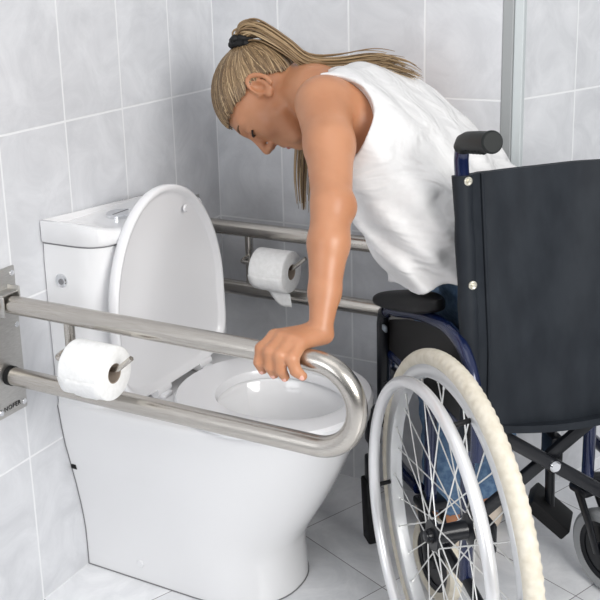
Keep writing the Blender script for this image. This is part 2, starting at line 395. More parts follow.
# raised lid: a shallow shell leaning on the cistern
b = NB()
LW, LH = .186, .412
def lsec(k, depth, tilt=.012):
    P = []
    n = 60
    for i in range(n):
        t = 2 * PI * i / n; c, s_ = math.cos(t), math.sin(t)
        y = LW * k * abs(s_) ** (2 / (2.05 if c > 0 else 4.5)) * (1 if s_ > 0 else -1) * (1 if c > 0 else 1 - .10 * abs(c) ** 1.5)
        zc = .17
        z = (zc + (LH - zc) * k * abs(c) ** (2 / 1.95)) if c > 0 else (zc - (zc - .006 * (2 - k)) * k * abs(c) ** (2 / 7))
        P.append((.178 - depth - tilt * z / LH, YC - .013 + y, .413 + z))
    return P
V = loft(b, [lsec(.0, .020), lsec(.5, .0205), lsec(.94, .020), lsec(.985, .016), lsec(1.0, .010), lsec(1.0, -.004), lsec(.985, -.007), lsec(.955, -.006), lsec(.935, .004), lsec(.90, .0065), lsec(.5, .007), lsec(0, .007)], False, False)
bmesh.ops.remove_doubles(b, verts=b.verts[:], dist=1e-5)
lid = obj('lid', b, M['plastic'], toilet, sharp=60)
for s in (.055,):
    b = NB(); disc(b, (.172, YC - .004 + s, .765), (1, 0, 0), .008, .004, 16, .002); obj('lid_buffer', b, M['plastic'], lid)
for s in (-.075, .075):
    b = NB(); tube(b, [(.178, YC + s - .022, .417), (.178, YC + s + .022, .417)], .011); box(b, (.182, YC + s, .408), (.03, .03, .010), .003); obj('hinge', b, M['plastic'], toilet)

# ------------------------------------------------------------------ grab rails
ZT, ZB, RB, XE = .6525, .5085, .0172, .745
def grab_rail(y, label):
    t = thing('grab_rail', label, 'grab rail', (0, y, 0), 'fold down grab rails beside the toilet')
    b = NB(); box(b, (.0025, 0, .572), (.005, .078, .285), .0015); pl = obj('wall_plate', b, M['steel_plate'], t)
    for yy, zz in ((.030, .702), (-.030, .702), (.030, .60), (-.030, .60), (.030, .443), (-.030, .443)):
        b = NB(); disc(b, (.005, yy, zz), (1, 0, 0), .0055, .003, 16, .001)
        o = obj('screw', b, M['chrome'], pl)
    b = NB(); box(b, (.0062, .008, .4415), (.0008, .0, .0)) ; b.free()
    rr = (ZT - ZB) / 2; P = [(.024, 0, ZT)] + [(.05 + (XE - RB - rr - .05) * i / 10, 0, ZT) for i in range(11)]
    for i in range(1, 24):
        a = PI / 2 - PI * i / 24; P.append((XE - RB - rr + rr * math.cos(a), 0, (ZT + ZB) / 2 + rr * math.sin(a)))
    P += [(.05 + (XE - RB - rr - .05) * i / 10, 0, ZB) for i in range(10, -1, -1)] + [(.014, 0, ZB)]
    b = NB(); tube(b, P, RB, 28); obj('rail_loop', b, M['steel'], t)
    b = NB(); box(b, (.016, .019, ZT + .006), (.034, .004, .05), .002); box(b, (.016, -.0205, ZT), (.03, .004, .04), .002); box(b, (.014, 0, ZT + .021), (.03, .044, .004), .002); obj('pivot_bracket', b, M['steel_plate'], t)
    b = NB(); disc(b, (.012, -.024, ZT), (0, -1, 0), .009, .008, 6, .002); obj('pivot_bolt', b, M['copper'], t)
    b = NB(); tube(b, [(.005, 0, ZB), (.016, 0, ZB)], .0185, 24); obj('rail_stop', b, M['dark'], t)
    b = NB(); tube(b, [(.163, 0, ZT), (.163, 0, ZB)], .0095, 18); obj('support_post', b, M['steel'], t)
    ro = -.047
    b = NB(); tube(b, spline([(.163, -.004, .590), (.164, ro * .6, .590), (.176, ro, .590), (.22, ro, .590), (.288, ro, .590), (.303, ro, .592), (.318, ro, .603), (.336, ro, .618)], 6), .0045, 14); obj('roll_hook', b, M['steel'], t)
    return t
gr1 = grab_rail(-.756, 'front steel grab rail loop the woman leans on, with a screwed wall plate')
gr2 = grab_rail(-.135, 'rear steel grab rail running along the back wall behind the toilet')
cu = bpy.data.curves.new('lettering', 'FONT'); cu.body = 'NOFER'; cu.size = .0125; cu.extrude = .0003; cu.space_character = 1.15
tmp = bpy.data.objects.new('lettering', cu); C.objects.link(tmp); bpy.context.view_layer.update()
me = bpy.data.meshes.new_from_object(tmp.evaluated_get(bpy.context.evaluated_depsgraph_get())); bpy.data.objects.remove(tmp)
lt = link('lettering', me, M['dark'], [o for o in gr1.children if o.name.startswith('wall_plate')][0], False)
lt.matrix_local = Matrix(((0, 0, 1, .0056), (1, 0, 0, -.022), (0, 1, 0, .4415), (0, 0, 0, 1)))

def paper_roll(loc, label, flap):
    t = thing('toilet_paper_roll', label, 'toilet paper', loc, 'toilet paper rolls on the grab rails')
    RX = Matrix.Rotation(PI / 2, 4, 'Y')
    b = NB(); L = .086
    lathe(b, [(.0175, 0), (.0445, 0), (.0465, .0015), (.047, .004), (.047, L - .004), (.0465, L - .0015), (.0445, L), (.0175, L)], RX, 64)
    obj('paper', b, M['paper'], t, sharp=50)
    b = NB(); lathe(b, [(.0160, .0005), (.0175, .0005), (.0175, L - .0005), (.0160, L - .0005)], RX, 40); obj('core', b, M['card'], t)
    # loose tail of paper, leaving the roll on the camera side
    b = NB(); n = 14; A = []
    for i in range(n + 1):
        u = i / n; a = PI * (1.02 + .42 * min(u / .6, 1))
        r = .0478
        y, z = r * math.cos(a), r * math.sin(a)
        if u > .6:
            k = (u - .6) / .4; y = r * math.cos(PI * 1.44) + .004 * k; z = r * math.sin(PI * 1.44) - flap[2] * k
        x0 = .0 + flap[0] * max(0, u - .2); x1 = L - flap[1] * max(0, u - .2)
        A.append([(x0 + (x1 - x0) * j / 6, y + .0012 * math.sin(j * 1.3 + i), z) for j in range(7)])
    V = [[b.verts.new(p) for p in r_] for r_ in A]
    for r0, r1 in zip(V, V[1:]):
        for j in range(6): b.faces.new((r0[j], r0[j + 1], r1[j + 1], r1[j]))
    o = obj('paper_tail', b, M['paper'], t)
    md = o.modifiers.new('thick', 'SOLIDIFY'); md.thickness = .0006
    return t
paper_roll((.212, -.803, .584), 'white toilet paper roll on the front grab rail nearest the camera', (.0, .05, .008))
paper_roll((.214, -.182, .5815), 'white toilet paper roll on the rear grab rail by the back wall', (.070, .0, .034))

# ------------------------------------------------------------------ wheelchair
AZ = math.radians(-43.5); FW = (math.sin(AZ), math.cos(AZ)); LF = (-FW[1], FW[0])
chair = thing('wheelchair', 'black and dark blue folding wheelchair parked diagonally in front of the toilet', 'wheelchair', (1.031, -.398, 0), None, math.atan2(FW[1], FW[0]))
def part(name, b, m, parent=chair, **k): return obj(name, b, m, parent, **k)
def wheel(side):
    Y = .285 * side; T = Matrix.Translation((0, Y, .31)) @ Matrix.Rotation(-PI / 2 * side, 4, 'X')   # local z = outward
    w_ = NB()
    lathe(w_, [(.262, -.011), (.266, -.0125), (.284, -.0125), (.287, -.010), (.283, -.004), (.283, .004), (.287, .010), (.284, .0125), (.266, .0125), (.262, .011), (.260, 0)], T, 120)
    wo = part('drive_wheel', w_, M['rim'])
    b = NB(); n = 480; prof_ = [(.0155 * math.cos(2 * PI * i / 18), .0155 * math.sin(2 * PI * i / 18)) for i in range(18)]
    Rg = []
    for k in range(n):
        a = 2 * PI * k / n; row = []
        for i, (dr, dz) in enumerate(prof_):
            f = 1.0
            if dr > .004:
                if i in (2, 3, 15, 16): f += .045 * (1 if (k // 2) % 2 == 0 else -1)
                if i in (0,): f += .02
                if i in (1, 17): f += .03 * (1 if (k // 2 + 1) % 2 == 0 else -.4)
            rr = .2948 + dr * f
            row.append(b.verts.new(T @ Vector((rr * math.cos(a), rr * math.sin(a), dz * f))))
        Rg.append(row)
    for k in range(n):
        for i in range(18): b.faces.new((Rg[k][i], Rg[(k + 1) % n][i], Rg[(k + 1) % n][(i + 1) % 18], Rg[k][(i + 1) % 18]))
    part('tyre', b, M['tyre'], wo, sharp=75)
    b = NB(); lathe(b, [(.259 + .0105 * math.cos(2 * PI * i / 16), .047 + .0105 * math.sin(2 * PI * i / 16)) for i in range(16)], T, 120); part('handrim', b, M['handrim'], wo)
    for k in range(6):
        a = 2 * PI * (k + .16) / 6 ; c, s_ = math.cos(a), math.sin(a)
        b = NB(); tube(b, [T @ Vector((.268 * c, .268 * s_, .010)), T @ Vector((.262 * c, .262 * s_, .043))], .0042, 10); part('handrim_bracket', b, M['dark'], wo)
    b = NB(); lathe(b, [(0, -.040), (.012, -.040), (.012, -.036), (.026, -.036), (.027, -.033), (.026, -.030), (.0165, -.026), (.0155, 0), (.0165, .026), (.026, .030), (.027, .033), (.026, .036), (.013, .036), (.012, .044), (0, .044)], T, 32, False)
    part('hub', b, M['black_metal'], wo, sharp=30)
    b = NB(); lathe(b, [(0, .044), (.010, .044), (.010, .047), (.006, .049), (0, .049)], T, 20, False); part('axle_cap', b, M['black_metal'], wo, sharp=30)
    for k in range(32):
        fl = 1 if k % 2 == 0 else -1; dirn = 1 if (k // 2) % 2 == 0 else -1
        a1 = 2 * PI * (k + .5) / 32; a0 = a1 + dirn * math.radians(68)
        p0 = T @ Vector((.0235 * math.cos(a0), .0235 * math.sin(a0), .033 * fl)); p1 = T @ Vector((.263 * math.cos(a1), .263 * math.sin(a1), .004 * fl))
        p2 = p1 + (p0 - p1).normalized() * .012
        b = NB(); tube(b, [p0, p2], .00125, 6); tube(b, [p1, p2], .0022, 6); part('spoke', b, M['spoke'], wo)
    return wo
wheel(1); wheel(-1)
def caster(x, y, zc, ang, tr=.03):
    T = Matrix.Translation((x, y, zc)) @ Matrix.Rotation(ang, 4, 'Z') @ Matrix.Rotation(PI / 2, 4, 'X')
    r = zc - .002
    b = NB(); lathe(b, [(r * .60, -.008), (r * .74, -.011), (r * .74, .011), (r * .60, .008)], T, 48)
    lathe(b, [(0, -.016), (.014, -.016), (.018, -.008), (r * .62, -.006), (r * .62, .006), (.018, .008), (.014, .016), (0, .016)], T, 48, False)
    w_ = part('caster_wheel', b, M['black_metal'], sharp=30)
    b = NB(); lathe(b, [(r * .72, -.012), (r * .9, -.014), (r * .98, -.009), (r, 0), (r * .98, .009), (r * .9, .014), (r * .72, .012)], T, 56); part('caster_tyre', b, M['tyre'] if y > 0 else M['caster_grey'], w_)
    b = NB(); d = Matrix.Rotation(ang, 4, 'Z')
    for s in (-1, 1):
        P = [Vector((x, y, 0)) + d @ Vector(q) for q in ((0, .023 * s, zc), (tr * .4, .023 * s, zc + .05), (tr, .022 * s, zc + .108))]
        tube(b, [tuple(p + Vector((0, 0, 0))) for p in P], [.013, .014, .016], 12, True, False, (1, .35))
    q = Vector((x, y, 0)) + d @ Vector((tr, 0, zc + .112)); box(b, q, (.05, .056, .018), .006, d.to_3x3())
    fk = part('caster_fork', b, M['black_metal'])
    q = Vector((x, y, 0)) + d @ Vector((0, -.029, zc)); b = NB(); disc(b, q, d @ Vector((0, -1, 0)), .008, .005, 6, .001); part('caster_bolt', b, M['chrome'], fk)
    return Vector((x, y, 0)) + d @ Vector((tr, 0, zc + .12))
M['caster_grey'] = mat('grey caster tyre', (.35, .36, .37), .5)
def postx(z): return .068 + max(0, z - .6) * .145
for s in (1, -1):
    Y = .225 * s
    cp = caster(.245 if s > 0 else .172, .205 if s > 0 else -.128, .088, math.radians(6 if s > 0 else 12), .03 if s > 0 else .06)
    b = NB(); tube(b, [tuple(cp), (cp.x, cp.y, .475)], .0125, 18); part('caster_post', b, M['blue'])
    b = NB(); tube(b, [(postx(z), Y, z) for z in (.165, .3, .45, .6, .7, .8, .88, .925)] + [(.113, Y, .943), (.106, Y, .955), (.092, Y, .960)], .0125, 18); part('back_post', b, M['blue'])
    b = NB(); P = [(.113, Y, .946), (.104, Y, .956), (.088, Y, .961), (.05, Y, .967), (.016, Y, .972), (.004, Y, .974)]
    tube(b, P, [.0145, .0155, .0165, .0172, .0172, .0172], 24)
    for i in range(5):
        f = .12 + .17 * i; p = Vector(P[2]).lerp(Vector(P[4]), f); tube(b, [tuple(p + Vector((.004, -.008, -.013))), tuple(p + Vector((.0, 0, -.0155))), tuple(p + Vector((.004, .008, -.013)))], .0055, 8)
    gp = part('push_handle', b, M['grip'])
    b = NB(); disc(b, (.004, Y, .974), (-.985, 0, .17), .0185, .005, 28, .003); part('grip_cap', b, M['grip'], gp)
    # lower side tube and seat rail
    b = NB(); tube(b, spline([(.068, Y, .165), (.15, Y, .165), (cp.x + .01, Y, .20)], 4), .011, 14); tube(b, [(cp.x + .01, Y, .20), (cp.x, cp.y, .222)], .011, 12); part('lower_rail', b, M['black_metal'])
    b = NB(); tube(b, spline([(.068, Y, .455), (.25, Y, .455), (.42, Y, .455), (.455, Y, .44), (.465, Y, .40), (.455, Y, .25), (.42, Y, .215), (cp.x + .03, Y * .98, .215)], 6), .0125, 16); part('side_frame', b, M['blue'])
    # axle plate and tip lever
    b = NB(); box(b, (.02, Y, .31), (.13, .010, .055), .006); tube(b, [(0, Y - .01 * s, .31), (0, .262 * s, .31)], .009, 14); part('axle_plate', b, M['black_metal'])
    b = NB(); tube(b, [(.068, Y, .165), (.0, Y, .150), (-.045, Y, .145)], .010, 14); tl = part('tip_lever', b, M['black_metal'])
    b = NB(); tube(b, [(-.035, Y, .146), (-.05, Y, .1445), (-.075, Y, .1415), (-.083, Y, .1405)], [.0135, .0155, .015, .009], 18); part('lever_cap', b, M['dark'], tl)
    # armrest
    YA = .243 * s
    b = NB(); tube(b, spline([(.425, YA, .553), (.40, YA, .566), (.36, YA, .576), (.27, YA, .603), (.18, YA, .622), (.11, YA, .628), (.05, YA, .612), (.012, YA, .57), (-.004, YA, .515), (-.006, YA, .44)], 7), .0115, 18); ar = part('armrest_tube', b, M['blue'])
    b = NB(); tube(b, [(.452, YA, .29), (.452, YA, .52), (.445, YA, .545), (.425, YA, .554)], .0130, 16); part('armrest_post', b, M['black_metal'])
    b = NB(); rings = []
    for i in range(17):
        u = i / 16; x = .160 + .315 * u; zc = .655 - (x - .160) * .285
        g = min(1, math.sqrt(max(0, 1 - ((u - .5) / .5) ** 6)) + .02) if 0 < u < 1 else .25
        hw, hh = .028 * g, (.015 + .010 * math.sin(PI * min(1, u * .8 + .2))) * max(g, .55)
        ring = []
        for j in range(20):
            a = 2 * PI * j / 20; c, s_ = math.cos(a), math.sin(a)
            ring.append((x, YA + hw * abs(c) ** .6 * (1 if c > 0 else -1), zc + hh * abs(s_) ** .7 * (1.0 if s_ > 0 else -.75)))
        rings.append(ring)
    loft(b, rings); part('armrest_pad', b, M['pad'], sharp=70)
    # skirt guard
    T4 = Matrix(((1, 0, 0, 0), (0, 0, 1, .231 * s - .002), (0, 1, 0, 0), (0, 0, 0, 1)))
    b = NB(); slab(b, [(.045, .45), (.44, .45), (.462, .42), (.462, .485), (.44, .53), (.35, .562), (.19, .607), (.10, .608), (.05, .585), (.03, .54)], .004, T4); part('skirt_guard', b, mat('dark plastic guard', (.012, .011, .011), .5, 0, **{'Specular IOR Level': .25}), sharp=30)
    b = NB(); box(b, (.437, .246 * s, .515), (.03, .006, .014), .003); part('armrest_latch', b, mat('grey latch', (.22, .25, .28), .4), ar)
    # brake
    b = NB(); tube(b, [(.33, .238 * s, .45), (.35, .262 * s, .43), (.352, .268 * s, .36)], .006, 10); tube(b, [(.335, .235 * s, .445), (.325, .285 * s, .437)], .008, 12); box(b, (.36, .244 * s, .43), (.06, .014, .035), .004); bk = part('brake', b, M['black_metal'])
    b = NB(); tube(b, [(.352, .268 * s, .365), (.352, .269 * s, .345), (.352, .270 * s, .315)], [.008, .0105, .009], 14); part('brake_knob', b, M['dark'], bk)
    # leg rest hanger, swung aside, with its plate folded up
    b = NB(); yo = (.262 if s > 0 else -.09)
    xo = .458 if s > 0 else .33
    top_ = (.458, Y, .34) if s > 0 else (.40, -.12, .44)
    tube(b, spline([top_, (xo + .0, yo, top_[2] - .02), (xo + .01, yo, .29), (xo + .005, yo, .20), (xo, yo, .10)], 5), .0105, 14)
    if s > 0: box(b, (xo - .005, yo + .004, .29), (.035, .03, .08), .008); box(b, (xo, yo + .006, .19), (.028, .026, .06), .006)
    else: box(b, (xo, yo, .235), (.05, .03, .085), .008)
    hg = part('leg_rest', b, M['black_metal'])
    b = NB(); Rz = Matrix.Rotation(math.radians(0 if s > 0 else -35), 3, 'Z') @ Matrix.Rotation(math.radians(88 if s > 0 else 38), 3, 'X')
    box(b, (xo, yo + (.012 if s > 0 else 0), .09 if s > 0 else .095), (.04 if s > 0 else .085, .15 if s > 0 else .10, .022 if s > 0 else .03), .005, Rz); part('footplate', b, M['dark'], hg)
# back upholstery with sleeves round the posts
b = NB(); nU, nV = 40, 22; rows = []
ys = np.linspace(-.225, .225, nU + 1)
def backp(y, z, off):
    u = abs(y) / .225
    x = postx(z) + .030 * (1 - u ** 2) - .004 + .0025 * math.sin(38 * y + 9 * z) * (1 - u) + .004 * math.exp(-((abs(y) - .188) / .010) ** 2)
    top_sag = 0
    return Vector((x + off, y, z))
def zr(v, y):
    zt = .903 + .004 * math.cos(y * 9) - .006 * (1 - (abs(y) / .225) ** 2); zb = .432 - .016 * (abs(y) > .185)
    return zb + (zt - zb) * v
F_, B_ = [], []
for i in range(nV + 1):
    F_.append([b.verts.new(backp(y, zr(i / nV, y), .006)) for y in ys]); B_.append([b.verts.new(backp(y, zr(i / nV, y), -.006)) for y in ys])
for i in range(nV):
    for j in range(nU):
        b.faces.new((F_[i][j], F_[i][j + 1], F_[i + 1][j + 1], F_[i + 1][j])); b.faces.new((B_[i][j], B_[i + 1][j], B_[i + 1][j + 1], B_[i][j + 1]))
    for j in (0, nU): b.faces.new((F_[i][j], F_[i + 1][j], B_[i + 1][j], B_[i][j]))
for j in range(nU):
    for i in (0, nV): b.faces.new((F_[i][j], F_[i][j + 1], B_[i][j + 1], B_[i][j]))
for s in (1, -1):
    tube(b, [(postx(z), .225 * s, z) for z in np.linspace(.425, .90, 14)], [.0165 + .0012 * math.sin(i * 2.1) for i in range(14)], 18)
bk = part('backrest', b, M['fabric'], sharp=60)
for s in (1, -1):
    for z in (.893, .72, .52):
        b = NB(); lathe(b, [(0, .004), (.0025, .004), (.003, .0025), (.0055, .004), (.0075, .0025), (.0078, 0)], Matrix.Translation((postx(z) - .0155, .2215 * s, z)) @ Matrix.Rotation(-PI / 2, 4, 'Y'), 24, False); part('snap_button', b, mat('brass snap', (.75, .72, .62), .3, .8), bk)
for s in (1, -1):
    b = NB(); tube(b, [(postx(z) + .001, .188 * s, z) for z in np.linspace(.435, .9, 10)], .0035, 8); part('piping', b, M['fabric'], bk)
# seat
b = NB(); rows = []
for i in range(13):
    x = .07 + .37 * i / 12
    rows.append([(x, y, .462 - .030 * (1 - (y / .22) ** 2) + dz) for y, dz in [(yy, .006) for yy in np.linspace(-.22, .22, 15)] + [(yy, -.008) for yy in np.linspace(.22, -.22, 15)]])
loft(b, rows); part('seat', b, M['fabric'], sharp=50)
# cross braces
for s in (1, -1):
    b = NB(); x = .15 + .013 * s
    p0, p1 = Vector((x, .205 * s + .018, .178)), Vector((x, -.205 * s + .018, .464))
    d = (p1 - p0).normalized(); Rm = Matrix((Vector((1, 0, 0)), d, Vector((1, 0, 0)).cross(d))).transposed()
    box(b, (p0 + p1) / 2, (.014, (p1 - p0).length, .026), .005, Rm); cb = part('cross_brace', b, M['black_metal'])
    if s < 0:
        b = NB(); disc(b, (x - .007, (p0 + p1).y / 2, (p0 + p1).z / 2), (-1, 0, 0), .0115, .006, 24, .003); part('pivot_bolt', b, M['chrome'], cb)
    b = NB(); disc(b, (x - .007, -.145 * s + .018, .4215), (-1, 0, 0), .0055, .004, 16, .002); part('rivet', b, M['chrome'], cb)

# ------------------------------------------------------------------ the woman
woman = thing('person', 'woman in white sleeveless top and jeans leaning from wheelchair onto steel rail', 'person', (.66, -.15, 0))
def A3(*v): return np.array(v, float)
fH = A3(-.1666, -.3551, -.9199); lH = A3(.305, -.9057, .2944); uH = A3(-.9377, -.2315, .2592); cH = A3(.3001, -.2673, .9839)
def hp(f, l, u): return cH + f * fH + l * lH + u * uH
HA = (fH, lH, uH)
SL, SR = A3(.510, -.425, 1.0), A3(.495, -.125, 1.0)
EL, WRI = A3(.612, -.600, .862), A3(.643, -.706, .682)
fb = Field((.14, -.85, .0), (1.02, -.0, 1.14), .0035)
# trunk
sp = [((.475, -.272, .975), .080, .054), ((.53, -.272, .945), .088, .058), ((.60, -.268, .885), .078, .064), ((.67, -.255, .81), .060, .064), ((.74, -.24, .73), .055, .068), ((.815, -.205, .645), .075, .090)]
def interp(sp, n):
    out = []
    for i in range(n + 1):
        t = i / n * (len(sp) - 1); k = min(int(t), len(sp) - 2); f = t - k
        out.append(((1 - f) * A3(*sp[k][0]) + f * A3(*sp[k + 1][0]), (1 - f) * sp[k][1] + f * sp[k + 1][1], (1 - f) * sp[k][2] + f * sp[k + 1][2]))
    return out
lat = A3(.08, -.995, 0); lat /= np.linalg.norm(lat)
for c, hw, r in interp(sp, 12): fb.cap(c - lat * hw, c + lat * hw, r, r, .03)
fb.cap(SL, SR, .042, .042, .03)
fb.cap((.545, -.385, .982), (.575, -.365, .955), .042, .042, .04)     # shoulder blade
# neck
fb.chain([(.465, -.275, .985), (.415, -.272, .998), hp(-.035, 0, -.05)], [.048, .049, .047], .03)
fb.cap((.465, -.31, .99), hp(-.012, .045, -.045), .022, .016, .03)
# arms
fb.chain([SL, SL * .55 + EL * .45 + A3(.006, -.002, .004), EL], [.051, .042, .0335], .02)
fb.chain([EL, EL * .68 + WRI * .32 + A3(.002, -.004, .002), EL * .3 + WRI * .7, WRI + A3(0, 0, .012)], [.0335, .0335, .0255, .0195], .012)
fb.ell(EL + A3(.022, .010, -.006), np.eye(3), (.014, .014, .018), .02)
ER, WR2 = A3(.60, -.075, .84), A3(.655, -.100, .705)
fb.chain([SR, SR * .5 + ER * .5, ER], [.048, .040, .033], .02); fb.chain([ER, ER * .6 + WR2 * .4, WR2], [.033, .031, .019], .012)
# hands
def hand(W, mcps, pips, dips, tips, thumb, r0=.0092):
    for m_, w_ in zip(mcps, (-.012, -.004, .004, .012)):
        off = A3(w_, 0, 0) * 1.0
        fb.cap(W + off, m_, .0150, .0118, .008)
    for m_, p, d, t in zip(mcps, pips, dips, tips):
        fb.cap(m_, p, .0112, .0104, .004); fb.cap(p, d, .0103, .0094, .003); fb.cap(d, t, .0094, .0078, .003)
        fb.ell(p + A3(0, -.001, .002), np.eye(3), (.0100, .0100, .0100), .004)
    fb.chain(thumb, [.014, .0115, .0095, .008], .006)
mcp = [A3(.586, -.757, .6815), A3(.602, -.762, .683), A3(.618, -.763, .682), A3(.633, -.759, .679)]
pip = [A3(.5795, -.786, .670), A3(.597, -.791, .670), A3(.615, -.792, .667), A3(.634, -.788, .663)]
dip = [A3(.5770, -.791, .650), A3(.597, -.793, .6475), A3(.6155, -.793, .645), A3(.640, -.789, .646)]
tip = [A3(.5785, -.784, .634), A3(.5995, -.785, .631), A3(.6190, -.785, .630), A3(.650, -.785, .637)]
hand(WRI + A3(-.004, -.004, -.004), mcp, pip, dip, tip, [A3(.626, -.712, .680), A3(.600, -.722, .671), A3(.582, -.727, .655), A3(.570, -.730, .640)])
sh = A3(.075, .621, 0)
def mir(p): return A3(p[0] + .075, -.135 + (-.756 - p[1]) * -1 * 1.0 + 0, p[2])
mcp2 = [A3(.63 + .017 * i, -.133, .688) for i in range(4)]; pip2 = [A3(.63 + .018 * i, -.165, .672) for i in range(4)]
dip2 = [A3(.63 + .018 * i, -.170, .650) for i in range(4)]; tip2 = [A3(.63 + .018 * i, -.162, .632) for i in range(4)]
hand(WR2, mcp2, pip2, dip2, tip2, [A3(.655, -.10, .695), A3(.635, -.105, .68), A3(.622, -.106, .66), A3(.615, -.108, .645)])
# hips and legs
HL, HR = A3(.765, -.255, .615), A3(.845, -.165, .615)
KL, KR = A3(.625, -.125, .465), A3(.705, -.070, .465)
ANL, ANR = A3(.668, -.170, .085), A3(.705, -.075, .085)
fb.chain([HL, HL * .5 + KL * .5, KL], [.078, .062, .048], .03); fb.chain([HR, HR * .5 + KR * .5, KR], [.078, .062, .048], .03)
for K_, A_, q_ in ((KL, ANL, 1), (KR, ANR, .12)):
    fb.chain([K_, K_ * .65 + A_ * .35 + A3(.02, 0, 0), A_], [.050, .052, .033], .02)
    fb.chain([A_, A_ + A3(.014, -.014 * q_, -.045), A_ + A3(-.052, .055 * q_, -.058), A_ + A3(-.083, .087 * q_, -.062)], [.033, .030, .026, .018], .02)
# head
fb.ell(hp(-.008, 0, .025), HA, (.090, .073, .076), .02)
fb.ell(hp(.030, 0, -.010), HA, (.058, .060, .075), .03)          # face mass
fb.ell(hp(.046, 0, -.066), HA, (.040, .045, .036), .03)          # jaw
fb.ell(hp(.071, 0, -.096), HA, (.016, .018, .014), .018)         # chin
for s in (1, -1):
    fb.ell(hp(.055, .038 * s, -.030), HA, (.026, .022, .024), .02)   # cheek
    fb.cap(hp(.078, .010 * s, .022), hp(.066, .042 * s, .022), .010, .008, .014)  # brow ridge
    fb.ell(hp(.092, .031 * s, .004), HA, (.014, .015, .011), .008, True)         # socket
    fb.ell(hp(.074, .031 * s, .003), HA, (.0125, .0145, .0105), .004)            # closed lid over the eye
    fb.cap(hp(.030, .058 * s, -.050), hp(.062, .034 * s, -.088), .014, .012, .02)   # jaw line
    fb.ell(hp(.094, .009 * s, -.040), HA, (.009, .008, .007), .006)              # nostril wing
    fb.ell(hp(.095, .0055 * s, -.047), HA, (.006, .003, .004), .002, True)
fb.cap(hp(.081, 0, .014), hp(.107, 0, -.034), .0065, .0085, .010)   # nose
fb.cap(hp(.080, .013, -.064), hp(.080, -.013, -.064), .006, .006, .007); fb.cap(hp(.085, .006, -.062), hp(.085, -.006, -.062), .005, .005, .006)
fb.cap(hp(.080, .011, -.075), hp(.080, -.011, -.075), .0065, .0065, .007)
fb.cap(hp(.091, .016, -.069), hp(.091, -.016, -.069), .0018, .0018, .003, True)
# ears
for s in (1, -1):
    E0 = (-.004, .068 * s, .008)
    fb.ell(hp(-.006, .072 * s, .000), (fH * .9 - lH * .35 * s, lH * s * .93 + fH * .35, uH), (.018, .0075, .029), .006)
    ring = [hp(-.008 + .0165 * math.cos(a) - .004, (.0800 + .0035 * math.cos(a + PI)) * s, .002 + .026 * math.sin(a)) for a in np.linspace(-1.9, 2.6, 12) + PI / 2 * 1.0]
    fb.chain(ring, [.0047] * 12, .002)
    fb.ell(hp(-.005, .083 * s, .002), HA, (.0105, .0115, .0165), .002, True)
    fb.ell(hp(.002, .0775 * s, -.022), HA, (.0075, .005, .009), .005)
    fb.ell(hp(.010, .074 * s, -.004), HA, (.005, .004, .006), .004)
body = fb.mesh('body', M['skin'], woman, 1)
# small features of the face
for s in (1, -1):
    b = NB(); tube(b, [tuple(hp(.0885 - .010 * abs(t) ** 2, (.031 + .0155 * t) * s, -.0035 - .002 * (1 - t * t))) for t in np.linspace(-1, 1, 9)], .0023, 6); part('eyelash', b, M['lash'], woman)
    b = NB(); tube(b, [tuple(hp(.0885 - .012 * t * t, (.012 + .032 * t) * s, .0235 + .006 * math.sin(t * 2.4))) for t in np.linspace(0, 1, 9)], [.0012, .002, .0025, .0025, .0024, .0022, .0018, .0014, .0008], 6); part('eyebrow', b, M['brow'], woman)
b = NB()
tube(b, [tuple(hp(.0865 - .010 * t * t, .017 * t, -.0655)) for t in np.linspace(-1, 1, 9)], [.001, .0025, .0038, .0042, .0038, .0042, .0038, .0025, .001], 8)
tube(b, [tuple(hp(.0865 - .010 * t * t, .016 * t, -.0745)) for t in np.linspace(-1, 1, 9)], [.001, .003, .0042, .0048, .005, .0048, .0042, .003, .001], 8); part('lips', b, M['lip'], woman)
for t, d in zip(tip, dip):
    ax = (t - d) / np.linalg.norm(t - d); nrm = A3(0, -1, .1); nrm = nrm - ax * (nrm @ ax); nrm /= np.linalg.norm(nrm); sd = np.cross(ax, nrm)
    b = NB(); bmesh.ops.create_uvsphere(b, u_segments=12, v_segments=8, radius=1, matrix=Matrix(((sd[0] * .0045, ax[0] * .0062, nrm[0] * .0016, (t + nrm * .0062 - ax * .002)[0]), (sd[1] * .0045, ax[1] * .0062, nrm[1] * .0016, (t + nrm * .0062 - ax * .002)[1]), (sd[2] * .0045, ax[2] * .0062, nrm[2] * .0016, (t + nrm * .0062 - ax * .002)[2]), (0, 0, 0, 1)))); part('fingernail', b, M['nail'], woman)

# sleeveless top
fs = Field((.36, -.52, .56), (1.02, -.03, 1.12), .0032)
ss = [((.483, -.272, .992), .118, .056), ((.53, -.272, .962), .122, .076), ((.588, -.268, .905), .113, .086), ((.660, -.258, .827), .103, .089), ((.718, -.25, .742), .102, .098), ((.760, -.235, .68), .108, .104), ((.775, -.23, .62), .110, .102)]
lats = [lat, lat, lat, A3(-.1, -.99, 0), A3(-.25, -.97, 0), A3(-.36, -.93, 0), A3(-.4, -.92, 0)]
for i_, (c, hw, r) in enumerate(interp(ss, 18)):
    t_ = i_ / 18 * 6; k_ = min(int(t_), 5); lt_ = lats[k_] * (1 - t_ + k_) + lats[k_ + 1] * (t_ - k_)
    fs.cap(c - lt_ * hw, c + lt_ * hw, r, r, .03)
sl, (X, Y, Z) = fs.block((.3, -.6, .5), (1.1, .1, 1.2))
tt = np.clip((.98 - Z) / .35, 0, 1)                               # folds deepen towards the hem
w1 = X * .62 + Z * .25 + .03 * np.sin(Y * 21 + Z * 13)
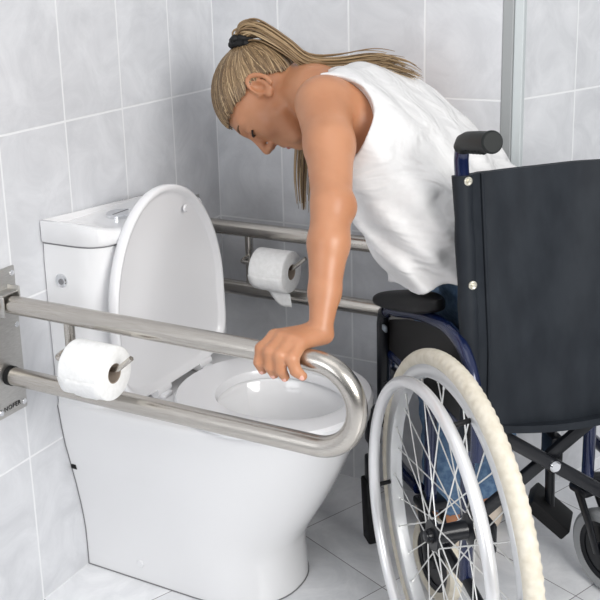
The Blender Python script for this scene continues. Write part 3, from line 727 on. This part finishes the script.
fold = .0105 * tt * np.sin(w1 * 105 + 1.8 * np.sin(Z * 17)) + .0065 * tt * np.sin((X * .4 - Z * .7 + .02 * np.sin(Y * 30)) * 88 + 2) + .0022 * np.sin(X * 47 + Y * 63 + Z * 38)
fs.F[sl] = (fs.F[sl] + fold * 1.0).astype(np.float32)
fs.cap((.528, -.455, .978), (.51, -.70, .96), .088, .092, .006, True); fs.cap((.452, -.35, 1.04), (.452, -.46, 1.0), .052, .052, .004, True); fs.cap((.42, -.33, 1.0), (.455, -.46, .92), .065, .065, .004, True)      # armholes
fs.cap((.522, -.120, .975), (.50, .12, .95), .082, .082, .008, True)
fs.cap((.402, -.272, 1.03), (.32, -.272, 1.03), .055, .10, .004, True)     # neckline
fs.F[sl] = np.maximum(fs.F[sl], (.662 + .22 * (X - .62) + .006 * np.sin(X * 60) + .004 * np.sin(Y * 45)) - Z).astype(np.float32)
top = fs.mesh('sleeveless_top', M['shirt'], woman, 2)
# jeans
fj = Field((.46, -.42, .04), (1.02, -.0, .80), .005)
for c, hw, r in interp([((.765, -.23, .71), .07, .082), ((.815, -.205, .635), .075, .096)], 5): fj.cap(c - lat * hw, c + lat * hw, r, r, .03)
for K_, H_, A_ in ((KL, HL, ANL), (KR, HR, ANR)):
    fj.chain([H_, H_ * .5 + K_ * .5, K_], [.084, .070, .055], .03)
    fj.chain([K_, K_ * .65 + A_ * .35 + A3(.02, 0, 0), A_ * .92 + K_ * .08 + A3(.006, 0, 0)], [.060, .066, .058], .02)
    c = A_ + A3(.006, 0, .0); fj.cap(c + A3(0, 0, -.05), c + A3(0, 0, -.070), .085, .085, .0, True)
sl, (X, Y, Z) = fj.block((.4, -.5, 0), (1.1, .1, .9))
fj.F[sl] = (fj.F[sl] + .0022 * np.sin(Z * 120 + 3 * np.sin(X * 30) + Y * 20)).astype(np.float32)
fj.mesh('jeans', M['jeans'], woman, 2)
for A_, q_ in ((ANL, 1), (ANR, .12)):
    fo = Field(A_ + A3(-.15, -.09, -.09), A_ + A3(.08, .15, -.01), .004)
    fo.chain([A_ + A3(.015, -.016 * q_, -.045), A_ + A3(-.035, .037 * q_, -.047), A_ + A3(-.076, .080 * q_, -.055)], [.040, .040, .032], .02)
    sl, (X, Y, Z) = fo.block((-1, -1, -1), (2, 1, 1)); fo.F[sl] = np.maximum(fo.F[sl], (.002 - Z) + 0 * X + 0 * Y).astype(np.float32)
    fo.mesh('shoe', M['sneaker'], woman, 1)

# hair: cap, combed strands, tie, pony tail
def uline(f): return np.interp(f, [-.12, -.065, -.03, .0, .018, .05, .09], [-.045, -.045, .004, .028, .030, .046, .058])
fh = Field(cH - .15, cH + .15, .0035)
fh.ell(hp(-.008, 0, .027), HA, (.0985, .081, .0885), .0)
sl, (X, Y, Z) = fh.block(cH - 1, cH + 1)
D = (X - cH[0], Y - cH[1], Z - cH[2])
qf = sum(d * v for d, v in zip(D, fH)); ql = sum(d * v for d, v in zip(D, lH)); qu = sum(d * v for d, v in zip(D, uH))
fh.F[sl] = np.maximum(fh.F[sl], .8 * (uline(qf) + .25 * np.minimum(0, 0 * ql) - qu)).astype(np.float32)
hair = fh.mesh('hair', M['hair'], woman, 2)
TIE = A3(.250, -.278, 1.098)
tl_ = A3((TIE - cH) @ fH, (TIE - cH) @ lH, (TIE - cH) @ uH)
def skull(d):
    d = d / np.linalg.norm(d); c = A3(-.008, 0, .027); a = A3(.1000, .081, .0885)
    p = d / np.sqrt(((d / a) ** 2).sum()); return c + p
buckets = [[] for _ in range(4)]
def add_strand(P, r, tone): buckets[tone].append((P, r))
for i in range(760):
    side = 1 if i % 3 else -1
    f0 = rng.uniform(-.10, .088); u0 = uline(f0) + rng.uniform(-.007, .011)
    q = A3(f0 + .008, 0, u0 - .027); k = 1 - (q[0] / .1015) ** 2 - (q[2] / .083) ** 2
    if k <= 0: continue
    q[1] = side * .081 * math.sqrt(k)
    if i % 5 == 0:
        q = A3(.075 + rng.uniform(-.01, .012), rng.uniform(-.05, .06), .028)
    d0 = q / np.linalg.norm(q); d1 = (tl_ - A3(-.008, 0, .027)); d1 /= np.linalg.norm(d1); d1 = d1 + rng.normal(0, .05, 3); d1 /= np.linalg.norm(d1)
    om = math.acos(np.clip(d0 @ d1, -1, 1)); P = []
    bow = rng.normal(0, .05, 3)
    for t in np.linspace(0, 1, 16):
        d = (math.sin((1 - t) * om) * d0 + math.sin(t * om) * d1) / math.sin(om) + bow * math.sin(PI * t) + A3(0, 0, .10) * math.sin(PI * t)
        s_ = skull(d); lift = 1.004 + .02 * t ** 3
        s_ = A3(-.008, 0, .027) + (s_ - A3(-.008, 0, .027)) * lift
        w_ = hp(*s_); e = max(0, (t - .8) / .2); P.append(w_ * (1 - e) + (TIE + (w_ - TIE) * .25) * e if e else w_)
    add_strand(P, rng.uniform(.0011, .0021), int(rng.choice(4, p=[.38, .36, .20, .06])))
# pony tail over the neck and down the back
pony = [TIE, A3(.258, -.278, 1.116), A3(.290, -.275, 1.121), A3(.345, -.268, 1.090), A3(.392, -.258, 1.056), A3(.45, -.24, 1.050), A3(.517, -.22, 1.056), A3(.565, -.20, 1.045), A3(.605, -.19, 1.026)]
for i in range(170):
    o1 = rng.normal(0, 1, 3); o2 = rng.normal(0, 1, 3); cut = rng.uniform(.80, 1.0)
    wd_ = [.011, .014, .014, .012, .011, .014, .018, .020, .014]
    P = [p + o1 * w_ * .50 + o2 * w_ * .15 * math.sin(j) for j, (p, w_) in enumerate(zip(pony, wd_))]
    S = [A3(*q) for q in spline(P, 4)]; S = S[:max(8, int(len(S) * cut))]
    add_strand(S, rng.uniform(.0013, .0024), int(rng.choice(4, p=[.18, .30, .32, .20])))
# lock hanging beside the cheek
lock = [A3(.372, -.225, 1.02), A3(.362, -.21, .95), A3(.350, -.205, .875), A3(.341, -.20, .80), A3(.342, -.20, .722)]
for i in range(90):
    o1 = rng.normal(0, 1, 3) * A3(1, 1, .3); cut = rng.uniform(.6, 1.0)
    P = [p + o1 * w_ * .5 for p, w_ in zip(lock, (.012, .015, .018, .017, .011))]
    S = [A3(*q) for q in spline(P, 5)]; S = S[:max(6, int(len(S) * cut))]
    add_strand(S, rng.uniform(.0012, .0022), int(rng.choice(4, p=[.2, .3, .3, .2])))
for tone, L_ in enumerate(buckets):
    b = NB()
    for P, r in L_:
        n = len(P); tube(b, [tuple(p) for p in P], [r * (.55 if j == 0 else 1 - .75 * max(0, (j / (n - 1) - .6) / .4)) for j in range(n)], 5)
    part('hair_strands', b, M['hair_strand'][tone], hair, sharp=80)['kind'] = 'stuff'
b = NB()
tax = hp(-1, 0, .35) - hp(0, 0, 0); tax /= np.linalg.norm(tax); ta = np.cross(tax, lH); ta /= np.linalg.norm(ta); tb = np.cross(tax, ta)
for off in (-.006, .004):
    P = []
    for k in range(40):
        a = 2 * PI * k / 40; r_ = .0165 + .0022 * math.sin(a * 7 + off * 900)
        P.append(tuple(TIE - tax * .004 + tax * off + (ta * math.cos(a) + tb * math.sin(a)) * r_))
    tube(b, P, [.0075 + .0015 * math.sin(k * 1.7) for k in range(40)], 10, False, True)
part('hair_tie', b, M['dark'], woman)
for c in woman.children: c.location = (-.66, .15, 0)
